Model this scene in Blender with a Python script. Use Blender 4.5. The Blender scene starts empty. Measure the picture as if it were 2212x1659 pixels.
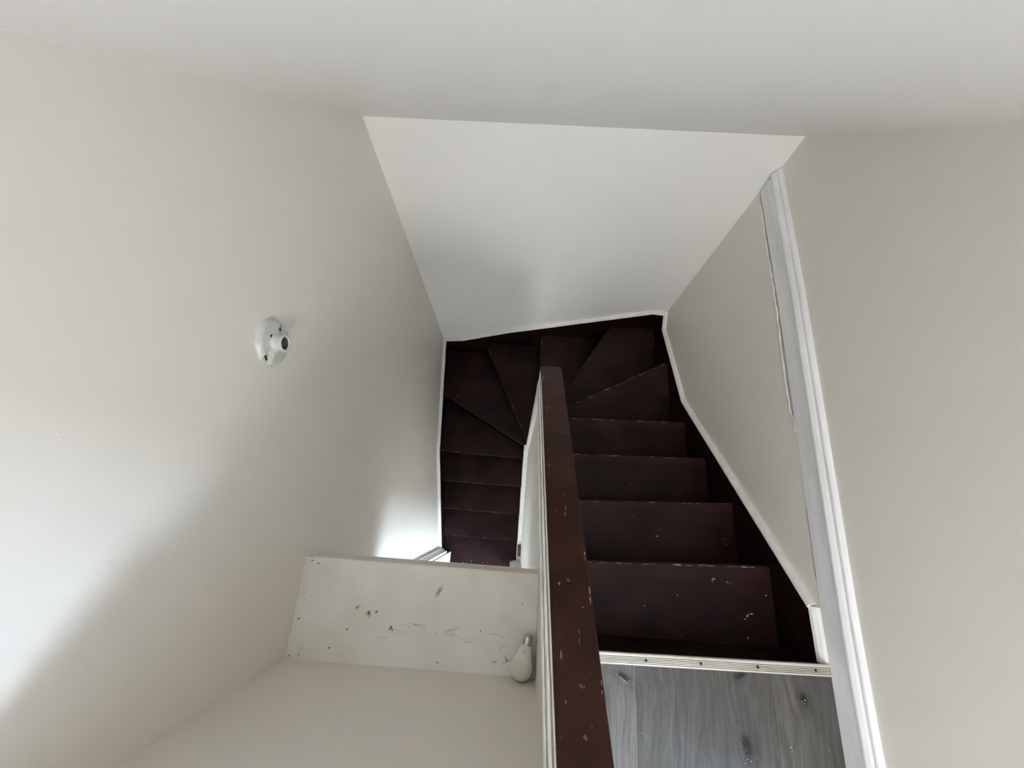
import bpy, bmesh, math, random
from mathutils import Vector, Matrix
rnd = random.Random(7)
S = bpy.context.scene
COL = S.collection

# ---------------------------------------------------------------- camera
CH = 1.25
def Rz(a): return Matrix.Rotation(a, 3, 'Z')
def Rx(a): return Matrix.Rotation(a, 3, 'X')
cam = bpy.data.cameras.new('camera')
cam.sensor_width = 36.0
cam.lens = 850.78 / 2212 * 36.0
cam.clip_start = 0.02
co = bpy.data.objects.new('camera', cam); COL.objects.link(co)
co.matrix_world = Matrix.Translation((0, 0, CH)) @ (Rz(0.0707) @ Rx(0.3189) @ Rz(-0.0067)).to_4x4()
S.camera = co
S.view_settings.view_transform = 'Standard'
S.view_settings.look = 'None'
S.view_settings.gamma = 1.0
S.view_settings.use_curve_mapping = False
S.view_settings.exposure = -0.93
S.cycles.max_bounces = 7
S.cycles.diffuse_bounces = 6
S.cycles.transmission_bounces = 1
S.cycles.glossy_bounces = 3
S.cycles.adaptive_threshold = 0.16
S.cycles.adaptive_min_samples = 12
S.cycles.use_light_tree = False
S.cycles.caustics_reflective = False
S.cycles.caustics_refractive = False

# ---------------------------------------------------------------- daylight
w = bpy.data.worlds.new('World'); S.world = w; w.use_nodes = True
bg = w.node_tree.nodes['Background']
bg.inputs['Color'].default_value = (0.80, 0.90, 1.0, 1); bg.inputs['Strength'].default_value = 2.0

def area(name, loc, direction, sx, sy, power, color):
    l = bpy.data.lights.new(name, 'AREA'); l.shape = 'RECTANGLE'; l.size = sx; l.size_y = sy
    l.energy = power; l.color = color
    o = bpy.data.objects.new(name, l); COL.objects.link(o); o.location = loc
    o.rotation_euler = Vector(direction).to_track_quat('-Z', 'Z').to_euler()
    return o
# daylight at three windows (upstairs side, gable, downstairs side), plus an added dormer fill
area('daylight_side_window', (2.96, -1.66, 1.58), (-1, 0, 0), 0.36, 0.34, 160, (0.48, 0.71, 1.0))
area('daylight_gable_window', (0.50, -2.26, 2.00), (0, 1, -0.3), 0.50, 0.50, 70, (1.0, 0.965, 0.93))
area('added_dormer_fill', (1.95, -0.72, 1.35), (0, -1, 0), 1.2, 1.3, 3, (1.0, 0.96, 0.92))
area('daylight_downstairs_window', (2.26, -1.95, -0.98), (-1, 0, -0.35), 1.2, 1.2, 450, (0.68, 0.83, 1.0))

# ---------------------------------------------------------------- materials
def srgb(r, g, b):
    f = lambda c: (c/255/12.92) if c/255 <= 0.04045 else ((c/255+0.055)/1.055)**2.4
    return (f(r), f(g), f(b), 1)
class M:
    def __init__(s, name, color, rough=0.5, metal=0.0, spec=0.5):
        s.m = bpy.data.materials.new(name); s.m.use_nodes = True
        s.t = s.m.node_tree; s.n = s.t.nodes; s.l = s.t.links
        s.b = s.n['Principled BSDF']
        s.b.inputs['Base Color'].default_value = color
        s.b.inputs['Roughness'].default_value = rough
        s.b.inputs['Metallic'].default_value = metal
        s.b.inputs['Specular IOR Level'].default_value = spec
        s.m.diffuse_color = color
    def new(s, t, **k):
        n = s.n.new(t)
        for a, v in k.items(): setattr(n, a, v)
        return n
    def pos(s, scale=(1, 1, 1), rot=(0, 0, 0), loc=(0, 0, 0)):
        g = s.new('ShaderNodeNewGeometry'); mp = s.new('ShaderNodeMapping')
        mp.inputs['Scale'].default_value = scale; mp.inputs['Rotation'].default_value = rot; mp.inputs['Location'].default_value = loc
        s.l.new(g.outputs['Position'], mp.inputs['Vector']); return mp.outputs[0]
    def noise(s, vec, scale=5, detail=3, rough=0.5, dist=0.0):
        n = s.new('ShaderNodeTexNoise'); n.inputs['Scale'].default_value = scale
        n.inputs['Detail'].default_value = detail; n.inputs['Roughness'].default_value = rough
        n.inputs['Distortion'].default_value = dist
        s.l.new(vec, n.inputs['Vector']); return n.outputs['Fac']
    def ramp(s, fac, stops):
        r = s.new('ShaderNodeValToRGB'); e = r.color_ramp.elements
        while len(e) < len(stops): e.new(0.5)
        for i, (p, c) in enumerate(stops):
            e[i].position = p; e[i].color = c if len(c) == 4 else (*c, 1)
        s.l.new(fac, r.inputs[0]); return r.outputs[0]
    def mix(s, fac, a, b, blend='MIX'):
        n = s.new('ShaderNodeMix'); n.data_type = 'RGBA'; n.blend_type = blend
        for v, i in ((fac, n.inputs[0]), (a, n.inputs[6]), (b, n.inputs[7])):
            if isinstance(v, (int, float)): i.default_value = v
            elif isinstance(v, tuple): i.default_value = v
            else: s.l.new(v, i)
        return n.outputs[2]
    def math(s, op, a, b=0.0, c=0.0):
        n = s.new('ShaderNodeMath', operation=op)
        for v, i in zip((a, b, c), n.inputs):
            if isinstance(v, (int, float)): i.default_value = v
            else: s.l.new(v, i)
        return n.outputs[0]
    def color(s, c): s.l.new(c, s.b.inputs['Base Color'])
    def bump(s, h, strength=0.2, dist=0.002):
        b = s.new('ShaderNodeBump'); b.inputs['Strength'].default_value = strength; b.inputs['Distance'].default_value = dist
        s.l.new(h, b.inputs['Height']); s.l.new(b.outputs[0], s.b.inputs['Normal'])

def mat_wall(name, c, mott=0.03, rough=0.5):
    m = M(name, c, rough)
    v = m.pos()
    n = m.noise(v, 2.2, 1)
    d = tuple(x*(1-mott) for x in c[:3])+(1,)
    m.color(m.mix(n, c, d))
    return m.m
WALL = mat_wall('wall_paint', srgb(236, 230, 221.5))
CEIL = mat_wall('ceiling_paint', srgb(243, 242, 240), 0.02, 0.42)
BACK = mat_wall('back_wall_paint', srgb(245, 244, 241), 0.02, 0.5)

def mat_trim(name, c, wear=0.0, stretch=(40, 6, 40)):
    m = M(name, c, 0.38)
    v = m.pos(stretch)
    n = m.noise(v, 1.0, 4, 0.6)
    d = tuple(x*0.86 for x in c[:3])+(1,)
    col = m.mix(m.ramp(n, [(0.35, (0, 0, 0)), (0.7, (1, 1, 1))]), c, d)
    if wear:
        k = m.noise(m.pos((150, 30, 150)), 1.0, 3, 0.7)
        col = m.mix(m.ramp(k, [(0.66, (0, 0, 0)), (0.72, (wear, wear, wear))]), col, srgb(120, 116, 106))
    m.color(col); m.bump(n, 0.25, 0.002)
    return m.m
TRIM = mat_trim('trim_paint', srgb(250, 248, 243))
TRIMW = mat_trim('worn_trim_paint', srgb(250, 247, 240), 0.5)
BASEB = mat_trim('baseboard_paint', srgb(246, 246, 246), 0.0, (20, 3, 20))

def mat_brown(name, c, ang=0.0, rough=0.42):
    m = M(name, c, rough, 0, 0.13)
    v0 = m.pos((1, 1, 1), (0, 0, -ang)); mp = m.new('ShaderNodeMapping'); mp.inputs['Scale'].default_value = (5, 95, 95)
    m.l.new(v0, mp.inputs['Vector']); v = mp.outputs[0]
    g = m.noise(v, 1.0, 3, 0.65, 0.6)
    big = m.noise(m.pos(), 7, 1)
    d = tuple(x*0.62 for x in c[:3])+(1,)
    col = m.mix(m.ramp(big, [(0.35, (0, 0, 0)), (0.65, (1, 1, 1))]), c, d)
    sp = m.noise(m.pos(), 120, 1, 0.6)
    col = m.mix(m.ramp(sp, [(0.73, (0, 0, 0)), (0.77, (0.35, 0.35, 0.35))]), col, srgb(120, 100, 90))
    m.color(col)
    m.bump(g, 0.45, 0.0022)
    return m.m
BC = srgb(50, 31, 31)
BROWN = {a: mat_brown('brown_stair_paint_%d' % a, BC, math.radians(a)) for a in (0, 28, 58, 90, 116, 151)}
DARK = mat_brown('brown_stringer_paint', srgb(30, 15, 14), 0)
RAILM = mat_brown('brown_rail_paint', srgb(66, 41, 35), math.radians(90), 0.36)
CHIP = M('bare_chip', srgb(150, 128, 110), 0.7).m
CHIPW = M('pale_paint_speck', srgb(205, 196, 190), 0.6).m
CHIPD = M('scuffed_brown', srgb(98, 76, 72), 0.6).m
BLACK = M('black_void', srgb(14, 13, 12), 0.9).m
PORC = M('porcelain', srgb(206, 208, 203), 0.22).m
ALU = M('socket_metal', srgb(196, 192, 184), 0.24, 0.85).m
BRASS = M('old_brass', srgb(126, 112, 74), 0.4, 0.8).m
def mat_bulb():
    m = M('frosted_bulb', srgb(226, 222, 210), 0.35); m.b.inputs['Subsurface Weight'].default_value = 0.25
    m.b.inputs['Subsurface Radius'].default_value = (0.01, 0.01, 0.01); return m.m
BULB = mat_bulb()
BULBC = M('bulb_collar', srgb(232, 230, 224), 0.42).m
PRINT = M('grey_print', srgb(150, 147, 140), 0.6).m
DUST = M('dust_and_grit', srgb(104, 88, 68), 0.95).m
def mat_strip():
    m = M('ribbed_aluminium', srgb(214, 209, 198), 0.36, 0.45)
    n = m.noise(m.pos((6, 60, 40)), 1.0, 4, 0.6)
    m.color(m.mix(m.ramp(n, [(0.45, (0, 0, 0)), (0.8, (1, 1, 1))]), srgb(226, 222, 212), srgb(190, 184, 170)))
    return m.m
STRIP = mat_strip()

def spot(m, x, y, rx, ry, ns, amp=0.5, soft=0.35, ang=0.0):
    """mask of one irregular spot lying in the xy plane"""
    mp = m.pos((1, 1, 0), (0, 0, 0), (-x, -y, 0))
    v = m.new('ShaderNodeMapping'); v.vector_type = 'TEXTURE'
    v.inputs['Rotation'].default_value = (0, 0, ang); v.inputs['Scale'].default_value = (rx, ry, 1)
    m.l.new(mp, v.inputs['Vector'])
    L = m.new('ShaderNodeVectorMath', operation='LENGTH'); m.l.new(v.outputs[0], L.inputs[0])
    d = m.math('ADD', L.outputs['Value'], m.math('MULTIPLY', m.math('SUBTRACT', ns, 0.5), amp*2.2))
    mr = m.new('ShaderNodeMapRange'); mr.interpolation_type = 'SMOOTHSTEP'
    mr.inputs[1].default_value = 1.0; mr.inputs[2].default_value = 1.0-soft; mr.inputs[3].default_value = 0; mr.inputs[4].default_value = 1
    m.l.new(d, mr.inputs[0]); return mr.outputs[0]

def mat_ledge():
    c = srgb(248, 245, 238)
    m = M('dirty_ledge_paint', c, 0.55)
    n = m.noise(m.pos(), 6, 4)
    col = m.mix(m.ramp(n, [(0.35, (0, 0, 0)), (0.7, (1, 1, 1))]), c, srgb(236, 231, 221))
    ns = m.noise(m.pos(), 150, 4, 0.7)
    for (x, y, rx, ry, a, k) in ((-.196, -.222, .007, .022, -.45, .7), (-.421, -.277, .0045, .011, -.7, .7), (-.387, -.291, .010, .011, 0, .6),
                              (-.366, -.285, .005, .006, 0, .75), (-.32, -.322, .008, .007, .6, .8), (-.439, -.332, .006, .004, .3, .5),
                              (-.53, -.20, .02, .022, 0, .04), (.005, -.375, .004, .011, .2, .6), (-.026, -.383, .010, .003, .2, .55),
                              (-.29, -.33, .05, .008, .1, .07), (-.09, -.335, .03, .010, .2, .06), (-.15, -.315, .03, .004, .3, .3), (-.25, -.31, .028, .003, -.2, .3)):
        f = spot(m, x, y, rx*1.15, ry*1.1, ns, 0.9, 0.95, a)
        col = m.mix(m.math('MULTIPLY', f, k), col, srgb(104, 90, 70))
    m.color(col); m.bump(m.noise(m.pos(), 40, 2), 0.15, 0.002)
    return m.m
LEDGE = mat_ledge()

KNOTS = ((.322, -.396, .027, .012, -.5), (.266, -.447, .013, .028, 0), (.794, -.417, .014, .022, .2), (.632, -.530, .021, .040, .2), (.634, -.374, .024, .012, .4))
def mat_floor(name, base, seed, strips=()):
    m = M(name, base, 0.34, 0, 0.3)
    ns = m.noise(m.pos(), 60, 4, 0.65)
    warp = m.noise(m.pos((7, 2.2, 1), (0, 0, 0), (seed, seed*2, 0)), 1.0, 3)
    # grain: stretched noise along y, warped sideways
    p = m.pos((1, 1, 1), (0, 0, 0), (seed, 0, 0))
    sep = m.new('ShaderNodeSeparateXYZ'); m.l.new(p, sep.inputs[0])
    cx = m.math('ADD', m.math('MULTIPLY', sep.outputs[0], 75), m.math('MULTIPLY', warp, 9))
    cmb = m.new('ShaderNodeCombineXYZ'); m.l.new(cx, cmb.inputs[0]); m.l.new(m.math('MULTIPLY', sep.outputs[1], 5), cmb.inputs[1])
    g = m.noise(cmb.outputs[0], 1.0, 5, 0.7, 0.4)
    fine = m.noise(m.pos((260, 22, 1)), 1.0, 3, 0.7)
    lo = tuple(x*0.52 for x in base[:3])+(1,); hi = tuple(min(1, x*1.30) for x in base[:3])+(1,)
    col = m.mix(m.ramp(g, [(0.33, (0, 0, 0)), (0.66, (1, 1, 1))]), lo, hi)
    col = m.mix(m.math('MULTIPLY', fine, 0.35), col, lo)
    knot = None
    for (x, y, rx, ry, a) in KNOTS:
        f = spot(m, x, y, rx*0.9, ry*0.9, ns, 0.5, 0.8, a)
        knot = f if knot is None else m.math('MAXIMUM', knot, f)
        h = spot(m, x, y, rx*2.4, ry*2.2, ns, 0.4, 0.9, a)
        col = m.mix(m.math('MULTIPLY', h, 0.45), col, srgb(44, 44, 47))
    col = m.mix(m.math('MULTIPLY', knot, 0.92), col, srgb(26, 26, 29))
    for (x0, x1, k) in strips:
        s = m.math('MULTIPLY', m.math('GREATER_THAN', sep.outputs[0], x0+seed), m.math('LESS_THAN', sep.outputs[0], x1+seed))
        col = m.mix(m.math('MULTIPLY', s, abs(k)), col, (0.02, 0.02, 0.02, 1) if k < 0 else (0.35, 0.35, 0.35, 1))
    m.color(col)
    hgt = m.math('ADD', m.math('MULTIPLY', g, 0.6), m.math('MULTIPLY', m.math('MULTIPLY', knot, ns), 5.0))
    m.bump(m.math('ADD', hgt, m.math('MULTIPLY', fine, 0.4)), 0.35, 0.0025)
    return m.m
FLOORM = [mat_floor('grey_plank_a', srgb(106, 103, 100), 0.0), mat_floor('grey_plank_b', srgb(88, 85, 82), 3.3, ((.470, .60, -.10),)),
          mat_floor('grey_plank_c', srgb(98, 95, 91), 6.1, ((.774, .90, -.22),)), mat_floor('grey_plank_d', srgb(88, 86, 84), 9.7)]
LFLOOR = M('downstairs_floor', srgb(150, 140, 128), 0.4).m

# ---------------------------------------------------------------- mesh helpers
def link(o, parent=None):
    COL.objects.link(o)
    if parent is not None: o.parent = parent
    return o
def mk(name, verts, faces, mat, parent=None, smooth=False, bevel=0.0, seg=2):
    me = bpy.data.meshes.new(name); me.from_pydata([tuple(v) for v in verts], [], faces)
    bm = bmesh.new(); bm.from_mesh(me); bmesh.ops.recalc_face_normals(bm, faces=bm.faces); bm.to_mesh(me); bm.free()
    if smooth:
        for p in me.polygons: p.use_smooth = True
    me.materials.append(mat)
    o = link(bpy.data.objects.new(name, me), parent)
    if bevel:
        b = o.modifiers.new('bevel', 'BEVEL'); b.width = bevel; b.segments = seg; b.limit_method = 'ANGLE'; b.angle_limit = math.radians(35)
    return o
def boxg(x0, x1, y0, y1, z0, z1):
    v = [(x, y, z) for z in (z0, z1) for y in (y0, y1) for x in (x0, x1)]
    return v, [(0, 2, 3, 1), (4, 5, 7, 6), (0, 1, 5, 4), (2, 6, 7, 3), (0, 4, 6, 2), (1, 3, 7, 5)]
def boxes(lst):
    V, F = [], []
    for b in lst:
        v, f = boxg(*b); n = len(V); V += v; F += [tuple(i+n for i in q) for q in f]
    return V, F
def prismg(poly, f0, f1):
    """poly of 2d points; f0,f1 map a 2d point to the two end caps"""
    n = len(poly)
    V = [f0(p) for p in poly]+[f1(p) for p in poly]
    F = [tuple(range(n-1, -1, -1)), tuple(range(n, 2*n))]+[(i, (i+1) % n, n+(i+1) % n, n+i) for i in range(n)]
    return V, F
def sweepg(path, prof, fmap, jit=0.0, sub=0.03):
    """path: 2d polyline in a wall plane, prof: (n, s) offsets, n off the wall, s along the in-plane normal (left of travel)"""
    P = [Vector(path[0])]
    for a, b in zip(path[:-1], path[1:]):
        a, b = Vector(a), Vector(b); k = max(1, int((b-a).length/sub)) if jit else 1
        P += [a.lerp(b, i/k) for i in range(1, k+1)]
    V, F = [], []; m = len(prof)
    for i, p in enumerate(P):
        d0 = (P[i]-P[i-1]).normalized() if i else (P[1]-P[0]).normalized()
        d1 = (P[i+1]-P[i]).normalized() if i < len(P)-1 else d0
        n0 = Vector((-d0.y, d0.x)); n1 = Vector((-d1.y, d1.x)); nn = (n0+n1).normalized(); sc = 1/max(0.5, nn.dot(n0))
        js = rnd.uniform(-jit, jit); jn = rnd.uniform(-jit, jit)*0.5
        for (n, s) in prof:
            q = p+nn*(s+js if s > 0.002 else s)*sc
            V.append(fmap(q.x, q.y, n+jn if n > 0.002 else n))
    for i in range(len(P)-1):
        for j in range(m):
            F.append((i*m+j, i*m+(j+1) % m, (i+1)*m+(j+1) % m, (i+1)*m+j))
    F += [tuple(range(m)), tuple(range(len(P)*m-1, (len(P)-1)*m-1, -1))]
    return V, F
def struct(o): o['kind'] = 'structure'; return o
def tag(o, label, cat, group=None):
    o['label'] = label; o['category'] = cat
    if group: o['group'] = group
    return o
def empty(name, loc):
    o = bpy.data.objects.new(name, None); o.empty_display_size = 0.05; COL.objects.link(o); o.location = loc
    bpy.context.view_layer.update(); return o
def under(o, root):
    """parent keeping world coordinates (roots carry only a translation)"""
    o.parent = root; o.matrix_parent_inverse = Matrix.Translation(-root.location); return o
def lathe(prof, n=48, close=False):
    V, F = [], []
    for k in range(n):
        a = 2*math.pi*k/n
        for (r, z) in prof: V.append((r*math.cos(a), r*math.sin(a), z))
    m = len(prof)
    for k in range(n):
        for j in range(m-1):
            F.append((k*m+j, ((k+1) % n)*m+j, ((k+1) % n)*m+j+1, k*m+j+1))
    return V, F

# ---------------------------------------------------------------- main dimensions
XR, YB = 0.892, 1.248
ZT, SL = 0.266, 0.904                  # ceiling meets back wall / ceiling slope
def xl(z): return -0.591-0.012*max(0.0, 0.3-z)   # left wall leans out slightly
YP = -0.413                            # face of the guard wall
YE = -0.700                            # end of right wall
RISE = 0.19
SPL, SPR = 0.085, 0.126                # spine wall faces
def capz(y): return 0.39-0.841*y

# ---------------------------------------------------------------- walls
V, F = prismg([(-3.7, -2.85), (1.36, -2.85), (1.36, 0.3), (1.36, 2.5), (-3.7, 2.5), (-3.7, 0.3)],
              lambda p: (xl(p[1]), p[0], p[1]), lambda p: (xl(p[1])-0.1, p[0], p[1]))
wall_left = struct(mk('wall_left', V, F, WALL))
V, F = boxes([(-0.75, 1.0, YB, YB+0.1, -2.85, 0.5)])
wall_back = struct(mk('wall_back', V, F, BACK))
def bbz(y):
    pts = [(-0.75, 0.0), (-0.36, 0.0), (-0.19, 0.002), (0.75, 0.033), (1.25, 0.037)]
    for (a, za), (b, zb) in zip(pts[:-1], pts[1:]):
        if a <= y <= b: return za+(zb-za)*(y-a)/(b-a)
    return 0.037 if y > 1 else 0.0
up = [(y_, bbz(y_)+0.004) for y_ in (YE, -0.36, -0.19, 0.30, 0.75, YB+0.1)]
V, F = prismg(up+[(YB+0.1, 2.5), (YE, 2.5)], lambda p: (XR, p[0], p[1]), lambda p: (XR+0.1, p[0], p[1]))
V2, F2 = boxes([(XR+0.035, XR+0.1, YE, YB+0.1, -2.85, 0.06)])
wall_right = struct(mk('wall_right', V+V2, F+[tuple(i+len(V) for i in f) for f in F2], WALL))
# lower plaster sheet on the right wall, ragged upper edge below the baseboard
top = []
y = -0.335
while y < YB-0.01:
    gap = 0.0015
    if 0.35 < y < 0.70: gap = 0.012+0.004*rnd.random()
    elif 0.70 <= y: gap = 0.008+0.004*rnd.random()
    elif -0.12 < y < 0.10: gap = 0.008+0.002*rnd.random()
    top.append((y, bbz(y)-gap-0.002*rnd.random())); y += 0.022+0.02*rnd.random()
top.append((YB, bbz(YB)-0.005))
poly = [(YB, -1.4), (-0.335, -1.4)]+top
V, F = prismg(poly[::-1], lambda p: (XR-0.012, p[0], p[1]), lambda p: (XR+0.001, p[0], p[1]))
mk('plaster_sheet', V, F, WALL, wall_right)
# caulk smeared along the joint
caulk = [(t[0], t[1]-0.003) for t in top if 0.30 < t[0] < 1.2]
V, F = sweepg(caulk, [(0.011, -0.007), (0.0135, -0.005), (0.0145, 0.001), (0.011, 0.003)], lambda a, b, n: (XR-n, a, b), 0.0025, 0.012)
mk('caulk_bead', V, F, TRIMW, wall_right)

# sloped ceiling with soft plaster coves that die out towards the back wall
V, F = [], []
NS, NA = 26, 7
rows = []
for i in range(NS+1):
    t = i/NS; y = YB-t*(YB+1.18); z = ZT+SL*(YB-y)
    bow = 0.006*math.sin(math.pi*t)
    r = 0.0006
    nrm = Vector((0, -SL, -1)).normalized()
    row = []
    for k in range(NA+1):
        a = (math.pi/2)*k/NA
        row.append(Vector((xl(z)+r-r*math.cos(a), y, z))+nrm*(r-r*math.sin(a)+bow))
    for k in range(1, 8):
        row.append(Vector((xl(z)+r+(XR-r-xl(z)-r)*k/8, y, z))+nrm*bow)
    for k in range(NA+1):
        a = (math.pi/2)*(1-k/NA)
        row.append(Vector((XR-r+r*math.cos(a), y, z))+nrm*(r-r*math.sin(a)+bow))
    rows.append(row)
W_ = len(rows[0])
for row in rows: V += row
for i in range(NS):
    for j in range(W_-1):
        F.append((i*W_+j, i*W_+j+1, (i+1)*W_+j+1, (i+1)*W_+j))
ceiling = struct(mk('ceiling', V, F, CEIL, smooth=True))
def on_ceiling(x, y): return Vector((x, y, ZT+SL*(YB-y)))
# small plaster drips on the slope
def blob(name, pts, r, mat, parent, nrm):
    V, F = [], []
    n = 8
    nrm = Vector(nrm).normalized()
    for i, p in enumerate(pts):
        p = Vector(p); d = (Vector(pts[min(i+1, len(pts)-1)])-Vector(pts[max(i-1, 0)])).normalized()
        s = d.cross(nrm).normalized(); rr = r*(0.25 if i in (0, len(pts)-1) else 1.0)
        for k in range(n):
            a = 2*math.pi*k/n
            V.append(p+s*rr*math.cos(a)+nrm*rr*0.6*math.sin(a))
    for i in range(len(pts)-1):
        for k in range(n):
            F.append((i*n+k, i*n+(k+1) % n, (i+1)*n+(k+1) % n, (i+1)*n+k))
    F += [tuple(range(n)), tuple(range(len(pts)*n-1, (len(pts)-1)*n-1, -1))]
    return mk(name, V, F, mat, parent, smooth=True)
CN = (0, -SL, -1)
blob('plaster_drip', [on_ceiling(.305, .463), on_ceiling(.312, .467), on_ceiling(.319, .467), on_ceiling(.326, .463), on_ceiling(.328, .458)], .0028, TRIM, ceiling, CN)
blob('plaster_drip', [on_ceiling(.226, .399), on_ceiling(.229, .400), on_ceiling(.232, .399)], .0020, TRIM, ceiling, CN)
blob('plaster_drip', [on_ceiling(.308, .500), on_ceiling(.311, .504), on_ceiling(.312, .508)], .0014, TRIM, ceiling, CN)
def on_left(y, z): return (xl(z), y, z)
blob('paint_nib', [on_left(.10, .555), on_left(.1025, .556), on_left(.105, .555)], .0022, TRIM, wall_left, (1, 0, 0))
blob('paint_nib', [on_left(.052, .742), on_left(.055, .744), on_left(.057, .743)], .0018, WALL, wall_left, (1, 0, 0))

# upstairs room round the landing
V, F = boxes([(-0.75, 3.1, -2.5, -1.17, 2.45, 2.55), (XR, 3.1, -1.18, YE+0.1, 2.45, 2.55)])
struct(tag(mk('ceiling_room', V, F, CEIL), 'flat white ceiling over the landing behind the camera', 'ceiling'))
def wall_with_window(name, axis, c, t, a0, a1, z0, z1, w0, w1, h0, h1, mat):
    """wall normal to axis at c..c+t, spanning a0..a1, with a window opening"""
    parts = [(a0, w0, z0, z1), (w1, a1, z0, z1), (w0, w1, z0, h0), (w0, w1, h1, z1)]
    L = [(c, c+t, p[0], p[1], p[2], p[3]) if axis == 'x' else (p[0], p[1], c, c+t, p[2], p[3]) for p in parts]
    V, F = boxes(L); return struct(mk(name, V, F, mat))
def window(name, axis, c, w0, w1, h0, h1):
    f = 0.045; m = (h0+h1)/2
    rects = [(w0, w0+f, h0, h1), (w1-f, w1, h0, h1), (w0, w1, h0, h0+f), (w0, w1, h1-f, h1), (w0, w1, m-0.02, m+0.02)]
    t = 0.05
    L = [(c, c+t, r[0], r[1], r[2], r[3]) if axis == 'x' else (r[0], r[1], c, c+t, r[2], r[3]) for r in rects]
    V, F = boxes(L); return struct(mk(name, V, F, TRIM))
wall_with_window('wall_side', 'x', 3.0, 0.1, -2.5, YE+0.1, -0.25, 2.5, -1.87, -1.45, 1.39, 1.77, WALL)
window('window_1', 'x', 3.02, -1.87, -1.45, 1.39, 1.77)
wall_with_window('wall_rear', 'y', -2.4, 0.1, -0.75, 3.1, -0.25, 2.5, 0.22, 0.78, 1.72, 2.28, WALL)
window('window_2', 'y', -2.38, 0.22, 0.78, 1.72, 2.28)
wall_with_window('wall_landing', 'y', YE, 0.1, XR+0.1, 3.1, -0.25, 2.5, 1.32, 2.58, 0.67, 2.03, WALL)
window('added_fill_window', 'y', YE+0.03, 1.32, 2.58, 0.67, 2.03)  # unseen dormer opening, added to go with the fill light

# guard wall between the well and the landing room, capped like the rail
V, F = boxes([(xl(0)-0.02, SPR, YP-0.1, YP, -0.25, 0.745)])
wall_front = struct(mk('wall_front', V, F, WALL))
V, F = boxes([(xl(0.5), SPR+0.015, YP-0.115, YP+0.012, 0.745, 0.785)])
mk('guard_cap', V, F, RAILM, wall_front, bevel=0.006)

# ledge (top of the bulkhead over the lower flight)
V, F = prismg([(xl(0)-0.01, -0.158), (SPL, -0.163), (SPL, YP-0.02), (xl(0)-0.01, YP-0.01)],
              lambda p: (p[0], p[1], -0.105), lambda p: (p[0], p[1], 0.0))
ledge = mk('ledge', V, F, LEDGE, bevel=0.0015)
ledge['kind'] = 'structure'; ledge['label'] = 'dirty white ledge over the lower stair flight'

V, F = prismg([(xl(0)-0.01, -0.1545), (SPL-0.0005, -0.1595), (SPL-0.0005, -0.164), (xl(0)-0.01, -0.159)],
              lambda p: (p[0], p[1], -0.106), lambda p: (p[0], p[1], -0.0015))
mk('ledge_fascia', V, F, WALL, ledge)

# spine wall between the two flights
poly = [(0.484, -2.85), (0.484, capz(0.484)-0.034), (YP, capz(YP)-0.034), (YP, -0.25), (-0.40, -0.25), (-0.40, -2.85)]
V, F = prismg(poly, lambda p: (SPL, p[0], p[1]), lambda p: (SPR, p[0], p[1]))
wall_spine = struct(mk('wall_spine', V, F, WALL))
V, F = boxes([(0.066, SPR+0.004, 0.452, 0.490, -1.80, capz(0.49)-0.036)])
mk('corner_board', V, F, TRIM, wall_spine, bevel=0.003)
# white skirting on the left face of the spine following the lower flight
poly = [(0.487, -1.63), (0.42, -1.77), (-0.22, -2.365), (-0.24, -2.365), (-0.25, -2.40), (-0.34, -2.47), (-0.375, -2.50), (-0.375, -2.86), (0.487, -2.86)]
V, F = prismg(poly, lambda p: (0.054, p[0], p[1]), lambda p: (SPL+0.002, p[0], p[1]))
mk('stair_skirting', V, F, TRIM, wall_spine, bevel=0.004)
# moulding under the rail, left side
dirv = Vector((-0.0095, 1, -0.841))
def rail_pt(x, dz, y):
    return (x-0.0095*(y-0.47), y, capz(y)+dz)
prof = [(0.086, -0.012), (0.0675, -0.012), (0.0645, -0.015), (0.0640, -0.030), (0.0622, -0.030), (0.0618, -0.019), (0.0580, -0.020), (0.0572, -0.034), (0.0556, -0.034), (0.0548, -0.026), (0.0530, -0.030), (0.053, -0.060), (0.057, -0.068), (0.060, -0.080), (0.086, -0.080)]
V, F = [], []
ys = [0.452-0.02*i for i in range(44)]; ys = [y for y in ys if y > YP]+[YP]
m_ = len(prof)
for i, y in enumerate(ys):
    e = max(0.0, (y-0.40)/0.052)**2
    for (x, dz) in prof:
        x2 = x+(0.069-x)*0.75*e if x < 0.069 else x
        V.append(rail_pt(x2+rnd.uniform(-.0006, .0006), dz, y))
for i in range(len(ys)-1):
    for j in range(m_): F.append((i*m_+j, i*m_+(j+1) % m_, (i+1)*m_+(j+1) % m_, (i+1)*m_+j))
F += [tuple(range(m_)), tuple(range(len(ys)*m_-1, (len(ys)-1)*m_-1, -1))]
mk('rail_moulding', V, F, TRIMW, wall_spine)

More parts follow.
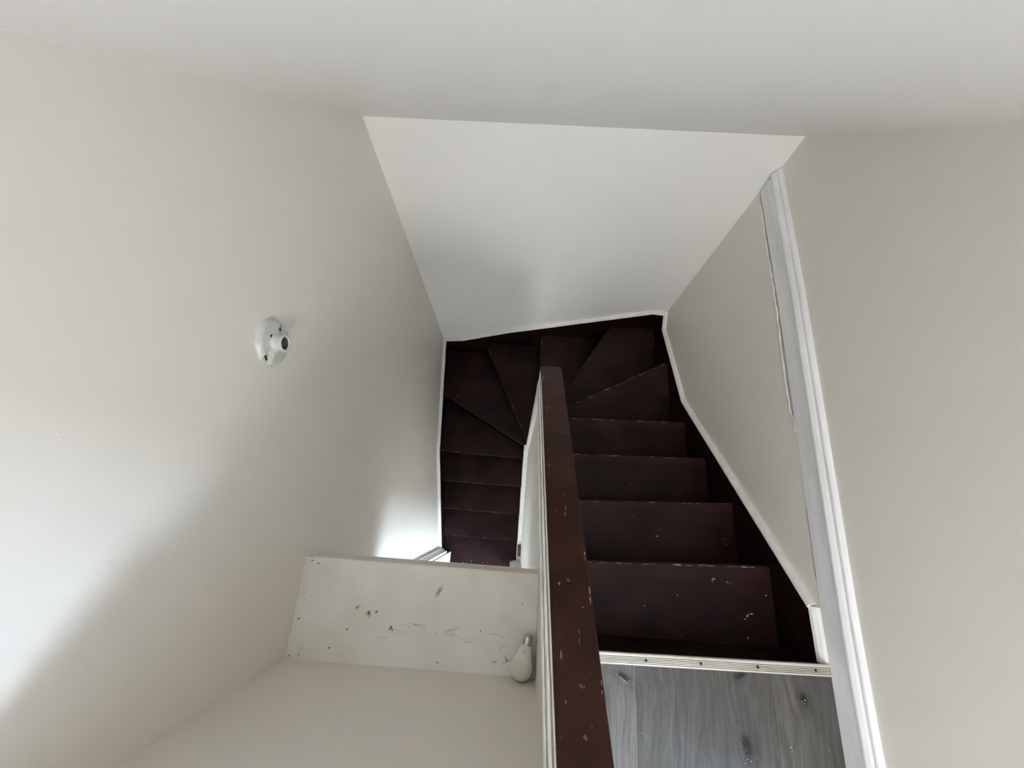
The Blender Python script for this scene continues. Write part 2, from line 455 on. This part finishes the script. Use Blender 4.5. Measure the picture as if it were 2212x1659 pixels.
# ---------------------------------------------------------------- landing floor: slab + planks + lower rooms
V, F = boxes([(SPR, 3.1, -2.45, -0.345, -0.25, -0.006), (-0.75, SPR, -2.45, YP-0.1, -0.25, -0.006)])
floor = struct(mk('floor', V, F, BLACK))
def plank(x0, x1, y0, y1, mat):
    V, F = boxg(x0+0.0002, x1-0.0002, y0, y1, -0.006, 0.0)
    return mk('plank', V, F, mat, floor, bevel=0.0003, seg=1)
plank(SPR+0.002, 0.356, -1.55, -0.352, FLOORM[0])
plank(0.356, 0.717, -1.40, -0.352, FLOORM[1])
plank(0.717, XR-0.001, -1.62, -0.352, FLOORM[2])
for i, (x0, x1) in enumerate([(-0.6, -0.36), (-0.36, SPR+0.002)]):
    plank(x0, x1, -2.4, YP-0.1, FLOORM[3])
plank(SPR+0.002, 0.356, -2.4, -1.55, FLOORM[3]); plank(0.356, 0.717, -2.4, -1.40, FLOORM[0]); plank(0.717, XR-0.001, -2.4, -1.62, FLOORM[3])
x = XR-0.001; i = 0
while x < 2.98:
    plank(x, min(3.0, x+0.235), -2.4, YE, FLOORM[(i*3) % 4]); x += 0.235; i += 1

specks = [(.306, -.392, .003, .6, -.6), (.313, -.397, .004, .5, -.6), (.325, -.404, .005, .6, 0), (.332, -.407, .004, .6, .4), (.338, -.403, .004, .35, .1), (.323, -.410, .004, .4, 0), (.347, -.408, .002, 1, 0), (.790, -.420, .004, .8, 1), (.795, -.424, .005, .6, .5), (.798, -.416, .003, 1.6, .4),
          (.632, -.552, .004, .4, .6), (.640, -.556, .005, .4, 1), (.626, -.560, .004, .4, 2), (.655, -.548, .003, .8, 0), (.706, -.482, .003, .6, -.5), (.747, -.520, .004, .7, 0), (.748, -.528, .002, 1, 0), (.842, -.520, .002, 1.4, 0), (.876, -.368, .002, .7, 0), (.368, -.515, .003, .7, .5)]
V, F = [], []  # pale flakes: glints by the knots set as colour, plus stray paint specks
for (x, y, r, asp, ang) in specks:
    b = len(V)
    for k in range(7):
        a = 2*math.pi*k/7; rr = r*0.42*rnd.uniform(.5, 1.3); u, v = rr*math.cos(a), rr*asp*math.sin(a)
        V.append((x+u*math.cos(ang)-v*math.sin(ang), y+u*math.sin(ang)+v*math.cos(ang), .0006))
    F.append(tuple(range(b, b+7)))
sp = mk('glint_and_paint_specks', V, F, M('white_speck', srgb(216, 216, 214), .5).m, floor); sp['kind'] = 'stuff'

# downstairs: hall the lower flight runs into, lit by its own window
V, F = boxes([(-0.75, 2.4, -3.0, -0.47, -2.95, -2.85), (-0.75, 1.0, -0.47, 1.3, -2.95, -2.86)])
struct(tag(mk('floor_downstairs', V, F, LFLOOR), 'pale floor at the foot of the stairs', 'floor'))
wall_with_window('wall_downstairs', 'x', 2.3, 0.1, -3.0, -0.37, -2.85, -0.25, -2.6, -1.3, -1.65, -0.32, WALL)
window('window_3', 'x', 2.32, -2.6, -1.3, -1.65, -0.32)
V, F = boxes([(-0.75, 2.4, -3.1, -3.0, -2.85, -0.25)])
struct(mk('wall_downstairs_rear', V, F, WALL))
V, F = boxes([(SPL, 2.4, -0.47, -0.40, -2.85, -0.25)])
struct(mk('wall_downstairs_front', V, F, WALL))
# door frame at the foot of the stairs
d = empty('door_1', (-0.27, -0.36, -2.47)); struct(d); d['label'] = 'white door frame at the foot of the lower flight'
prof = [(-0.64, -0.35), (-0.64, -0.325), (-0.585, -0.325), (-0.583, -0.332), (-0.572, -0.332), (-0.570, -0.340), (-0.556, -0.340), (-0.556, -0.36)]
V, F = prismg(prof, lambda p: (p[0], p[1], -2.47), lambda p: (p[0], p[1], -0.105))
under(mk('door_casing', V, F, TRIM), d)
V, F = boxes([(-0.66, -0.545, -0.47, -0.36, -2.66, -0.105)])
under(mk('door_jamb', V, F, TRIM, bevel=0.003), d)
prof = [(0.002, -0.405), (0.004, -0.392), (0.018, -0.388), (0.03, -0.376), (SPL, -0.372), (SPL, -0.405)]
V, F = prismg(prof, lambda p: (p[0], p[1], -2.47), lambda p: (p[0], p[1], -0.105))
under(mk('door_casing', V, F, TRIM), d)
V, F = boxes([(0.0, SPL, -0.47, -0.405, -2.66, -0.105)])
under(mk('door_jamb', V, F, TRIM, bevel=0.003), d)
V, F = boxes([(xl(-.5), SPL, -0.47, -0.40, -0.72, -0.105)])
under(mk('door_head', V, F, TRIM, bevel=0.003), d)

# ---------------------------------------------------------------- staircase
stair = empty('staircase', (0.13, -0.35, -2.85))
tag(stair, 'dark brown painted winder staircase turning left down the well', 'staircase')
XE = XR-0.024      # tread ends at right stringer
XLE = -0.612       # tread ends at left stringer
YE2 = YB-0.016     # tread ends at back stringer
TREADS = [  # polygon, nosing (a,b), grain
    ([(SPR, -0.362), (XE, -0.362), (XE, -.108), (SPR, -.137)], ((SPR, -.137), (XE, -.108)), 0),
    ([(SPR, -.165), (XE, -.136), (XE, .098), (SPR, .066)], ((SPR, .066), (XE, .098)), 0),
    ([(SPR, .038), (XE, .070), (XE, .299), (SPR, .282)], ((SPR, .282), (XE, .299)), 0),
    ([(SPR, .254), (XE, .271), (XE, .511), (SPR, .496)], ((SPR, .496), (XE, .511)), 0),
    ([(SPR, .468), (XE, .483), (XE+.004, .927), (SPR, .533)], ((SPR, .533), (XE+.004, .927)), 28),
    ([(SPR, .505), (XE+.004, .899), (XE+.004, YE2), (.574, YE2), (SPR+.004, .520)], ((SPR+.004, .520), (.574, YE2)), 58),
    ([(SPR+.004, .486), (.600, YE2), (.123, YE2), (.128, .486)], ((.128, .486), (.123, YE2)), 90),
    ([(.156, .486), (.151, YE2), (-.291, YE2), (.066, .486)], ((.066, .486), (-.291, YE2)), 116),
    ([(.090, .492), (-.265, YE2), (XLE, YE2), (XLE, .858), (.066, .484)], ((.066, .484), (XLE, .858)), 151),
    ([(.055, .512), (XLE, .882), (XLE, .441), (.055, .421)], ((.055, .421), (XLE, .441)), 0),
    ([(.055, .449), (XLE, .469), (XLE, .225), (.055, .216)], ((.055, .216), (XLE, .225)), 0),
    ([(.055, .244), (XLE, .253), (XLE, .008), (.055, -.002)], ((.055, -.002), (XLE, .008)), 0),
    ([(.055, .026), (XLE, .036), (XLE, -.217), (.055, -.222)], ((.055, -.222), (XLE, -.217)), 0),
    ([(.055, -.194), (XLE, -.189), (XLE, -.452), (.055, -.458)], ((.055, -.458), (XLE, -.452)), 0),
]
def chip_geo(chips, z):
    V, F = [], []
    for (x, y, r, asp, ang) in chips:
        n = rnd.randint(6, 9); b = len(V)
        for k in range(n):
            a = 2*math.pi*k/n; rr = r*0.62*rnd.uniform(0.5, 1.25)
            u, v = rr*math.cos(a), rr*asp*math.sin(a)
            V.append((x+u*math.cos(ang)-v*math.sin(ang), y+u*math.sin(ang)+v*math.cos(ang), z))
        F.append(tuple(range(b, b+n)))
    return V, F
def inside(p, poly):
    x, y = p; c = False
    for (x0, y0), (x1, y1) in zip(poly, poly[1:]+poly[:1]):
        if (y0 > y) != (y1 > y) and x < (x1-x0)*(y-y0)/(y1-y0)+x0: c = not c
    return c
MARKS = {  # notable paint chips, per tread: x, y, size, aspect, angle, pale
    0: [(.674, -.160, .009, .8, .4, 1), (.670, -.168, .006, .6, 2, 1), (.719, -.168, .008, .6, .2, 1), (.728, -.171, .005, .6, 1, 1), (.773, -.262, .010, .45, .9, 2), (.785, -.256, .012, .25, .1, 2), (.764, -.272, .005, .6, 0, 2),
        (.842, -.198, .006, .6, .6, 2), (.768, -.324, .003, 2.4, 0, 2), (.444, -.255, .003, 1.4, 0, 2), (.552, -.216, .003, 1.2, 0, 2), (.40, -.345, .012, .3, 0, 0), (.50, -.347, .010, .3, 0, 1), (.585, -.347, .016, .3, -.1, 1), (.61, -.350, .012, .3, -.2, 1)],
    1: [(.562, -.045, .007, .7, -.5, 2), (.825, -.058, .003, 1, 0, 2), (.82, -.04, .012, .25, 1, 0), (.47, .022, .003, 1, 0, 1), (.55, .030, .004, .6, 0, 1), (.43, -.005, .003, 1, 0, 1)],
    2: [(.52, .160, .004, .8, 0, 1), (.56, .185, .004, .8, 0, 1)],
    3: [(.845, .44, .004, 1, 0, 2)],
    8: [(-.489, .843, .020, .45, 1.2, 0), (-.486, .850, .010, .5, 1.3, 1), (-.50, .822, .010, .4, .4, 0)],
    9: [(-.35, .46, .016, .3, .3, 0), (-.10, .50, .003, 1, 0, 2), (-.52, .49, .003, 1, 0, 1)],
    10: [(-.491, .075, .008, .9, 0, 2), (-.428, .155, .018, .4, .7, 0), (-.47, .36, .016, .25, .5, 0), (-.36, .20, .005, .8, 0, 0)],
    11: [(-.51, .12, .003, 1, 0, 2), (-.50, -.01, .003, 1, 0, 2), (-.42, .05, .003, 1, 0, 2)],
    12: [(.009, -.324, .010, 1.5, 0, 2), (-.25, -.19, .006, .6, 0, 2), (-.40, -.205, .005, .5, 0, 2), (-.44, -.18, .004, .5, 0, 2), (-.585, -.17, .006, .8, 0, 2)],
    13: [(-.35, -.43, .006, .8, 0, 2), (-.25, -.44, .006, .8, 0, 2), (-.20, -.435, .006, .6, 0, 2)],
}
for k, (poly, (a, b), grain) in enumerate(TREADS):
    zt = -RISE*(k+1)
    V, F = prismg(poly, lambda p: (p[0], p[1], zt-0.03), lambda p: (p[0], p[1], zt))
    t = under(mk('tread', V, F, BROWN[grain], bevel=0.006), stair)
    # wear along the nosing and specks
    a2, b2 = Vector(a), Vector(b); dn = (b2-a2).normalized(); c2 = Vector((sum(p[0] for p in poly)/len(poly), sum(p[1] for p in poly)/len(poly)))
    nn = Vector((-dn.y, dn.x)); nn = nn if nn.dot(c2-a2) > 0 else -nn
    ang = math.atan2(dn.y, dn.x); Ln = (b2-a2).length
    sets = {0: [], 1: [], 2: []}
    for q in MARKS.get(k, []): sets[q[5]].append(q[:5])
    for i in range(int(Ln*(30 if k < 5 or k in (9, 11, 12) else 16))):
        u = Ln*rnd.random(); u = Ln*0.45+(u-Ln*0.45)*0.95
        p = a2+dn*u+nn*rnd.uniform(0.0045, 0.007); r = rnd.uniform(0.005, 0.034)
        sets[0 if rnd.random() < 0.62 else 1].append((p.x, p.y, r, rnd.uniform(0.0012, 0.0036)/r, ang+rnd.uniform(-.02, .02)))
    xs = [p[0] for p in poly]; yy = [p[1] for p in poly]
    for i in range(16 if k < 12 else 30):
        p = (rnd.uniform(min(xs), max(xs)), rnd.uniform(min(yy), max(yy)))
        if k >= 11 and rnd.random() < 0.5: p = (rnd.uniform(XLE+.01, XLE+.08), p[1])
        if inside(p, poly): sets[rnd.choice((0, 0, 1, 2))].append((p[0], p[1], rnd.uniform(.0012, .0028), rnd.uniform(.5, 1), rnd.random()*3))
    for s, mt in ((0, CHIPD), (1, CHIP), (2, CHIPW)):
        sets[s] = [c for c in sets[s] if inside((c[0], c[1]), poly)]
        if sets[s]:
            V, F = chip_geo(sets[s], zt+0.0007)
            ch = mk('paint_chips', V, F, mt, t); ch['kind'] = 'stuff'
    # riser under this nosing, down to the next tread
    off = nn*0.026; th = nn*0.014
    zb = -RISE*(k+2) if k < 13 else -2.85
    q = [a2+off, b2+off, b2+off+th, a2+off+th]
    V, F = prismg([tuple(v) for v in q], lambda p: (p[0], p[1], zb), lambda p: (p[0], p[1], zt-0.03))
    under(mk('riser', V, F, BROWN[grain]), stair)
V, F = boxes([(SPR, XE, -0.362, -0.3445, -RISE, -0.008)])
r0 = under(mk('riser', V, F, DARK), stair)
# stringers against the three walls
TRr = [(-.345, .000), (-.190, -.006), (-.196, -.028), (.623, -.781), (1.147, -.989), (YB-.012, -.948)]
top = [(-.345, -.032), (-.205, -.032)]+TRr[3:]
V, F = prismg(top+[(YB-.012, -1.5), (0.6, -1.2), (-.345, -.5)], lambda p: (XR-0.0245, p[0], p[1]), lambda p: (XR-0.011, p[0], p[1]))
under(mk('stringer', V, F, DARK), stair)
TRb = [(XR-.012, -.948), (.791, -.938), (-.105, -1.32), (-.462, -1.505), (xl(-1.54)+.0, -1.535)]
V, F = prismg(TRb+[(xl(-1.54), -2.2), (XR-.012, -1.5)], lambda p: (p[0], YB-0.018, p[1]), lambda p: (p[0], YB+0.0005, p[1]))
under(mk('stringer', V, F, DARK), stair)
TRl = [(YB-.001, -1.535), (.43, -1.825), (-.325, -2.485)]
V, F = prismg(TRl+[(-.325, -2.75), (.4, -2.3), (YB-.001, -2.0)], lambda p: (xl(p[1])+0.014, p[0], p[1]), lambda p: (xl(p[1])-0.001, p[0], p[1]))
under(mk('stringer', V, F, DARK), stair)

# white quarter-round over the stringers
QR = [(0.0, 0.0), (0.019, 0.0), (0.0205, 0.004), (0.019, 0.010), (0.014, 0.016), (0.007, 0.020), (0.0, 0.021)]
def rev(p): return [(n, -s) for n, s in p]
qr_r = [(n+0.012 if n else 0.010, s) for n, s in QR]
V, F = sweepg([(-.200, -.030), (.623, -.781), (1.147, -.989)], qr_r, lambda a, b, n: (XR-n, a, b), 0.0009)
struct(mk('trim_1', V, F, TRIMW))
V, F = sweepg([(1.150, -.990), (YB, -.948)], qr_r, lambda a, b, n: (XR-n, a, b), 0.0006)
struct(mk('trim_2', V, F, TRIM))
V, F = sweepg([(-.333, -.031), (-.196, -.034)], [(0.010, 0), (0.026, 0), (0.029, 0.006), (0.027, 0.016), (0.021, 0.026), (0.013, 0.033), (0.010, 0.034)], lambda a, b, n: (XR-n, a, b), 0.0006)
struct(mk('trim_3', V, F, TRIM))
V, F = sweepg(TRb, rev(QR), lambda a, b, n: (a, YB-n, b), 0.0009)
struct(mk('trim_4', V, F, TRIMW))
V, F = sweepg(TRl, rev(QR), lambda a, b, n: (xl(b)+n, a, b), 0.0009)
struct(mk('trim_5', V, F, TRIM))

# baseboard on the right wall at landing level
BB = [(-0.002, 0.0), (0.0145, 0.0), (0.0145, 0.070), (0.019, 0.071), (0.0205, 0.075), (0.020, 0.080), (0.016, 0.088), (0.012, 0.093), (0.011, 0.096), (0.0125, 0.099), (0.011, 0.104), (0.006, 0.109), (-0.002, 0.111)]
path = [(YE, 0.0), (-0.36, 0.0), (-0.19, 0.002), (0.30, 0.018), (0.75, 0.033), (YB-.004, 0.037)]
V, F = sweepg(path, BB, lambda a, b, n: (XR-n, a, b))
struct(mk('baseboard_right', V, F, BASEB, bevel=0.0006, seg=1))

# ---------------------------------------------------------------- handrail
rail = empty('handrail', rail_pt(0.104, 0, 0.49))
tag(rail, 'chipped brown painted handrail capping the sloped spine wall', 'handrail')
x0, x1, rr = 0.0665, 0.1385, 0.010
sec = []
outline = []
for cx, cy, a0 in ((x0+rr, .492-rr, math.pi), (x1-rr, .492-rr, math.pi/2)):
    for k in range(6):
        a = a0-(math.pi/2)*k/5
        outline.append((cx+rr*math.cos(a), cy+rr*math.sin(a)))
outline += [(x1, YP), (x0, YP)]
V, F = prismg(outline, lambda p: rail_pt(p[0], -0.036, p[1]), lambda p: rail_pt(p[0], 0, p[1]))
rb = under(mk('rail_board', V, F, RAILM, bevel=0.004, seg=3), rail)
rc, rp = [], []
for (px, py, r, asp, ang, s) in ((.074, .438, .009, .45, 1.5, 1), (.073, .425, .006, .5, 1.2, 1), (.078, .30, .007, .5, 1.4, 1), (.078, .292, .004, .7, 0, 1), (.100, .36, .006, .2, -.2, 0), (.112, .215, .004, .7, 0, 0), (.118, .216, .003, .7, 0, 0),
        (.076, .118, .006, .45, 1.5, 1), (.105, .045, .006, .6, 1.3, 0), (.107, .020, .009, .5, 1.7, 0), (.104, .008, .007, .6, 1.4, 0), (.085, .012, .002, 1, 0, 1), (.135, -.062, .007, .3, 1.5, 1), (.1345, -.07, .006, .3, 1.5, 1),
        (.083, -.11, .003, 1.2, 0, 1), (.100, -.105, .005, .9, 1.2, 0), (.135, -.118, .012, .2, 1.6, 1), (.134, -.13, .010, .2, 1.6, 1), (.110, -.17, .006, .35, 1.5, 0), (.109, -.18, .008, .25, 1.5, 0), (.079, -.197, .008, .25, 1.6, 1),
        (.105, -.226, .005, .8, .5, 0), (.110, -.227, .003, .9, .5, 0), (.135, -.222, .005, .3, 1.5, 1), (.1345, -.231, .003, .5, 1.5, 1), (.082, -.242, .005, .5, .9, 0), (.105, -.27, .006, 1, 0, 0), (.09, .19, .002, 1, 0, 0), (.12, -.14, .002, 1, 0, 1)):
    (rp if s else rc).append((px, py, r, asp, ang))
for lst, mt in ((rc, CHIPD), (rp, CHIP)):
    V, F = chip_geo(lst, 0)
    V = [rail_pt(v[0], 0.0006, v[1]) for v in V]
    c_ = mk('paint_chips', V, F, mt, rb); c_['kind'] = 'stuff'

# ---------------------------------------------------------------- metal nosing strip on the landing edge
strip = empty('edge_strip', (SPR, -0.352, 0.0))
tag(strip, 'ribbed pale metal edging strip screwed along the landing edge', 'edging strip')
prof = [(-.014, 0.0), (-.014, .0022), (-.012, .0042), (-.0095, .0045)]
for i in range(5):
    u = -.0088+i*.0037
    prof += [(u, .0010), (u+.0013, .0010), (u+.0017, .0047), (u+.0033, .0047)]
prof += [(.0105, .0046), (.0135, .0040), (.0145, .001), (.0145, -.004), (.0125, -.004), (.0125, 0.0)]
def sy(x): return -.3535+.0139*(x-.26)
V, F = prismg(prof, lambda p: (SPR+.003, sy(SPR)+p[0], p[1]), lambda p: (XR-.0155, sy(XR)+p[0], p[1]))
under(mk('ribbed_bar', V, F, STRIP), strip)
def screw(x):
    V, F = lathe([(0.0, .0056), (.0026, .0054), (.0040, .0044), (.0042, .003)], 14)
    V = [(v[0]+x, v[1]+sy(x), v[2]) for v in V]
    s = under(mk('screw', V, F, M_SCREW, smooth=True), strip)
    return s
M_SCREW = M('dark_screw', srgb(58, 54, 48), 0.5, 0.6).m
for x in (.236, .383, .530, .682, .836): screw(x)

# ---------------------------------------------------------------- bare lampholder on the left wall
LC = Vector((xl(.40), .346, .402))
lh = empty('lampholder', LC); tag(lh, 'bare white porcelain lampholder without bulb on the left wall', 'lampholder')
# local frame: axis w = +X, u = +Y, v = +Z
def lmap(p): return (LC.x+p[2], LC.y+p[0], LC.z+p[1])
prof = [(.0, .0135), (.012, .0135), (.018, .0135), (.0215, .0130)] + [(.0215+.0025*i, .0128-.00012*i) for i in range(1, 11)] + [(.0490, .0112), (.0520, .0095), (.0545, .0065), (.0562, .0030), (.0568, .0)]
V, F = lathe(prof, 96)
sdir = Vector((math.cos(math.radians(-13)), math.sin(math.radians(-13))))
sper = Vector((-sdir.y, sdir.x))
V2 = []
for v in V:
    p = Vector((v[0], v[1])); z = v[2]; r = p.length
    for sgn in (1, -1):
        a = p.dot(sdir)*sgn; b = abs(p.dot(sper))
        if a > 0 and r < .0565:
            wdt = .0105+.004*max(0, (a-.035)/.02)
            f = max(0.0, min(1.0, (wdt-b)/.003))*max(0.0, min(1.0, (a-.027)/.004))
            z = z*(1-f)+min(z, .0035)*f
    V2.append(lmap((v[0], v[1], z)))
base = under(mk('base_plate', V2, F, PORC, smooth=True), lh)
prof = [(.0245, .0125), (.0225, .0150), (.0208, .0165), (.0202, .020), (.0202, .0300), (.0208, .0312), (.0206, .0335), (.0185, .0345), (.0158, .0338), (.0152, .032), (.0152, .016)]
V, F = lathe(prof, 48); under(mk('socket_collar', [lmap(v) for v in V], F, PORC, smooth=True), lh)
prof = [(.0, .007), (.0120, .007)]
for i in range(7):
    z = .009+i*.0032; prof += [(.0128, z), (.0148, z+.0016)]
prof += [(.0132, .0315)]
V, F = lathe(prof, 40); under(mk('threaded_shell', [lmap(v) for v in V], F, ALU, smooth=True), lh)
V, F = lathe([(.0, .0100), (.005, .0098), (.006, .007)], 16); under(mk('contact_tab', [lmap(v) for v in V], F, BRASS, smooth=True), lh)
def disc(cx, cy, z, rx, ry, ang, mat, name, parent):
    V = []
    for k in range(14):
        a = 2*math.pi*k/14; u, v = rx*math.cos(a), ry*math.sin(a)
        V.append((cx+u*math.cos(ang)-v*math.sin(ang), cy+u*math.sin(ang)+v*math.cos(ang)))
    G, F = prismg(V, lambda p: lmap((p[0], p[1], z-.003)), lambda p: lmap((p[0], p[1], z)))
    return under(mk(name, G, F, mat), parent)
for sgn in (1, -1):
    c = sdir*sgn*.0435
    # keyhole slot: slim slot plus the wider ends
    s1 = disc(c.x, c.y, .0039, .0072, .0030, math.radians(50), BLACK, 'screw_slot', lh)
    disc(c.x+.0035*math.cos(.87), c.y+.0035*math.sin(.87), .0040, .0040, .0036, 0, BLACK, 'screw_slot', lh)
    disc(c.x-.0042*math.cos(.87), c.y-.0042*math.sin(.87), .0040, .0034, .0030, 0, BLACK, 'screw_slot', lh)
disc(.0060, .0240, .0132, .0042, .0042, 0, BLACK, 'wire_hole', lh)

# ---------------------------------------------------------------- loose bulb lying on the ledge
bulb = empty('light_bulb', (.060, -.395, 0.0)); tag(bulb, 'loose frosted white light bulb lying on the ledge beside the rail', 'light bulb')
A = Vector((.0465, -.3828, .0300)); Bv = Vector((.0605, -.3220, .0205))
axd = (Bv-A).normalized(); e1 = axd.cross(Vector((0, 0, 1))).normalized(); e2 = e1.cross(axd)
def bmap(p): return A+axd*p[2]+e1*p[0]+e2*p[1]
prof = [(.0, -.0300)]+[(.0300*math.sin(a), -.0300*math.cos(a)) for a in [math.radians(q) for q in range(10, 100, 9)]]+[(.0297, .004), (.0285, .010), (.0268, .015)]
V, F = lathe(prof, 40); under(mk('globe', [bmap(v) for v in V], F, BULB, smooth=True), bulb)
prof = [(.0262, .0140), (.0264, .0152), (.0255, .0180), (.0205, .032), (.0172, .043), (.0162, .047), (.0158, .0475), (.0158, .0482), (.0160, .0490), (.0150, .0525), (.0132, .0530)]
V, F = lathe(prof, 40); collar = under(mk('collar', [bmap(v) for v in V], F, BULBC, smooth=True), bulb)
prof = [(.0128, .0525)]
for i in range(5):
    z = .0545+i*.0036; prof += [(.0117, z), (.0134, z+.0018)]
prof += [(.0118, .0735), (.0090, .0755)]
V, F = lathe(prof, 32); under(mk('screw_base', [bmap(v) for v in V], F, ALU, smooth=True), bulb)
V, F = lathe([(.0090, .0752), (.0075, .0775), (.0045, .0790), (.0, .0793)], 24); under(mk('contact_tip', [bmap(v) for v in V], F, M('solder_tip', srgb(200, 196, 188), .35, .7).m, smooth=True), bulb)
# grey print on the collar: a line and a small square mark
def colr(z): return .0172+(.0205-.0172)*(.043-z)/(.043-.032)
def printpatch(phi0, phi1, z0, z1):
    V = []
    for ph, z in ((phi0, z0), (phi1, z0), (phi1, z1), (phi0, z1)):
        r = colr(z)+.0003; V.append(bmap((r*math.cos(ph), r*math.sin(ph), z)))
    return V, [(0, 1, 2, 3)]
GV, GF = [], []
up = math.radians(90)
def rect(a, b, c, d_):
    V, F = printpatch(up+a, up+b, c, d_); n = len(GV); GV.extend(V); GF.extend([tuple(i+n for i in f) for f in F])
for i in range(9): rect(-.45+i*.11, -.45+i*.11+.085, .0432, .0440)
for (a, b, c, d_) in ((.05, .25, .0372, .0378), (.05, .09, .0372, .0400), (.21, .25, .0372, .0400), (.13, .17, .0380, .0408), (.05, .25, .0394, .0400), (.09, .21, .0345, .0350), (.09, .12, .0345, .0366), (.18, .21, .0345, .0366)):
    rect(a, b, c, d_)
under(mk('printed_mark', GV, GF, PRINT), bulb)

# ---------------------------------------------------------------- old latch plate on the spine skirting
lp = empty('latch_plate', (.066, -.30, -2.40)); tag(lp, 'small tarnished brass latch plate at the foot of the spine wall', 'latch plate')
V, F = boxes([(.057, SPL+.001, -.335, -.258, -2.412, -2.36)])
under(mk('plate', V, F, BRASS, bevel=.002), lp)
V, F = boxes([(.0545, .0575, -.335, -.250, -2.42, -2.33)])
under(mk('plate_lip', V, F, TRIM, bevel=.001), lp)

# ---------------------------------------------------------------- grit and dead insects on the ledge
V, F = [], []
for (x, y, r) in [(.043, -.238, .0024), (-.07, -.313, .0034), (-.318, -.320, .0045), (-.314, -.326, .003), (-.421, -.277, .003), (-.387, -.289, .0045), (-.366, -.285, .003), (-.481, -.380, .0035), (-.439, -.333, .003), (-.146, -.325, .0026), (.070, -.409, .004), (.010, -.378, .003), (.0, -.384, .002), (-.19, -.325, .002), (-.555, -.172, .004), (-.575, -.165, .004), (-.58, -.25, .003), (-.58, -.315, .0035), (-.585, -.405, .004), (-.56, -.402, .003), (-.18, -.395, .003)] + [(rnd.uniform(-.56, .05), rnd.uniform(-.40, -.18), rnd.uniform(.0004, .0011)) for _ in range(28)]:
    n = len(V); r *= 0.72
    for k in range(6):
        a = 2*math.pi*k/6; rr = r*rnd.uniform(.5, 1.2)
        V.append((x+rr*math.cos(a), y+rr*math.sin(a), .0002))
    V.append((x, y, .0004+r*.5))
    F += [(n+k, n+(k+1) % 6, n+6) for k in range(6)]
for (x, y, R_, a0, a1) in ((-.285, -.325, .022, .4, 2.2), (-.24, -.318, .018, .3, 2.6), (-.15, -.318, .02, 3.5, 5.6), (-.03, -.335, .03, .6, 2.0), (.0, -.350, .012, 1.0, 4.0), (-.10, -.33, .02, 3.6, 5.0), (-.335, -.335, .02, 3.9, 5.4), (.012, -.378, .006, 0.2, 2.9)):
    n = len(V)
    for k in range(9):
        a = a0+(a1-a0)*k/8
        for rr in (R_-.0004, R_+.0004): V.append((x+rr*math.cos(a), y+rr*.6*math.sin(a), .0005))
    F += [(n+2*k, n+2*k+1, n+2*k+3, n+2*k+2) for k in range(8)]
dd = mk('dust_grit', V, F, DUST); tag(dd, 'dark grit and dead insects scattered over the dirty white ledge', 'debris'); dd['kind'] = 'stuff'
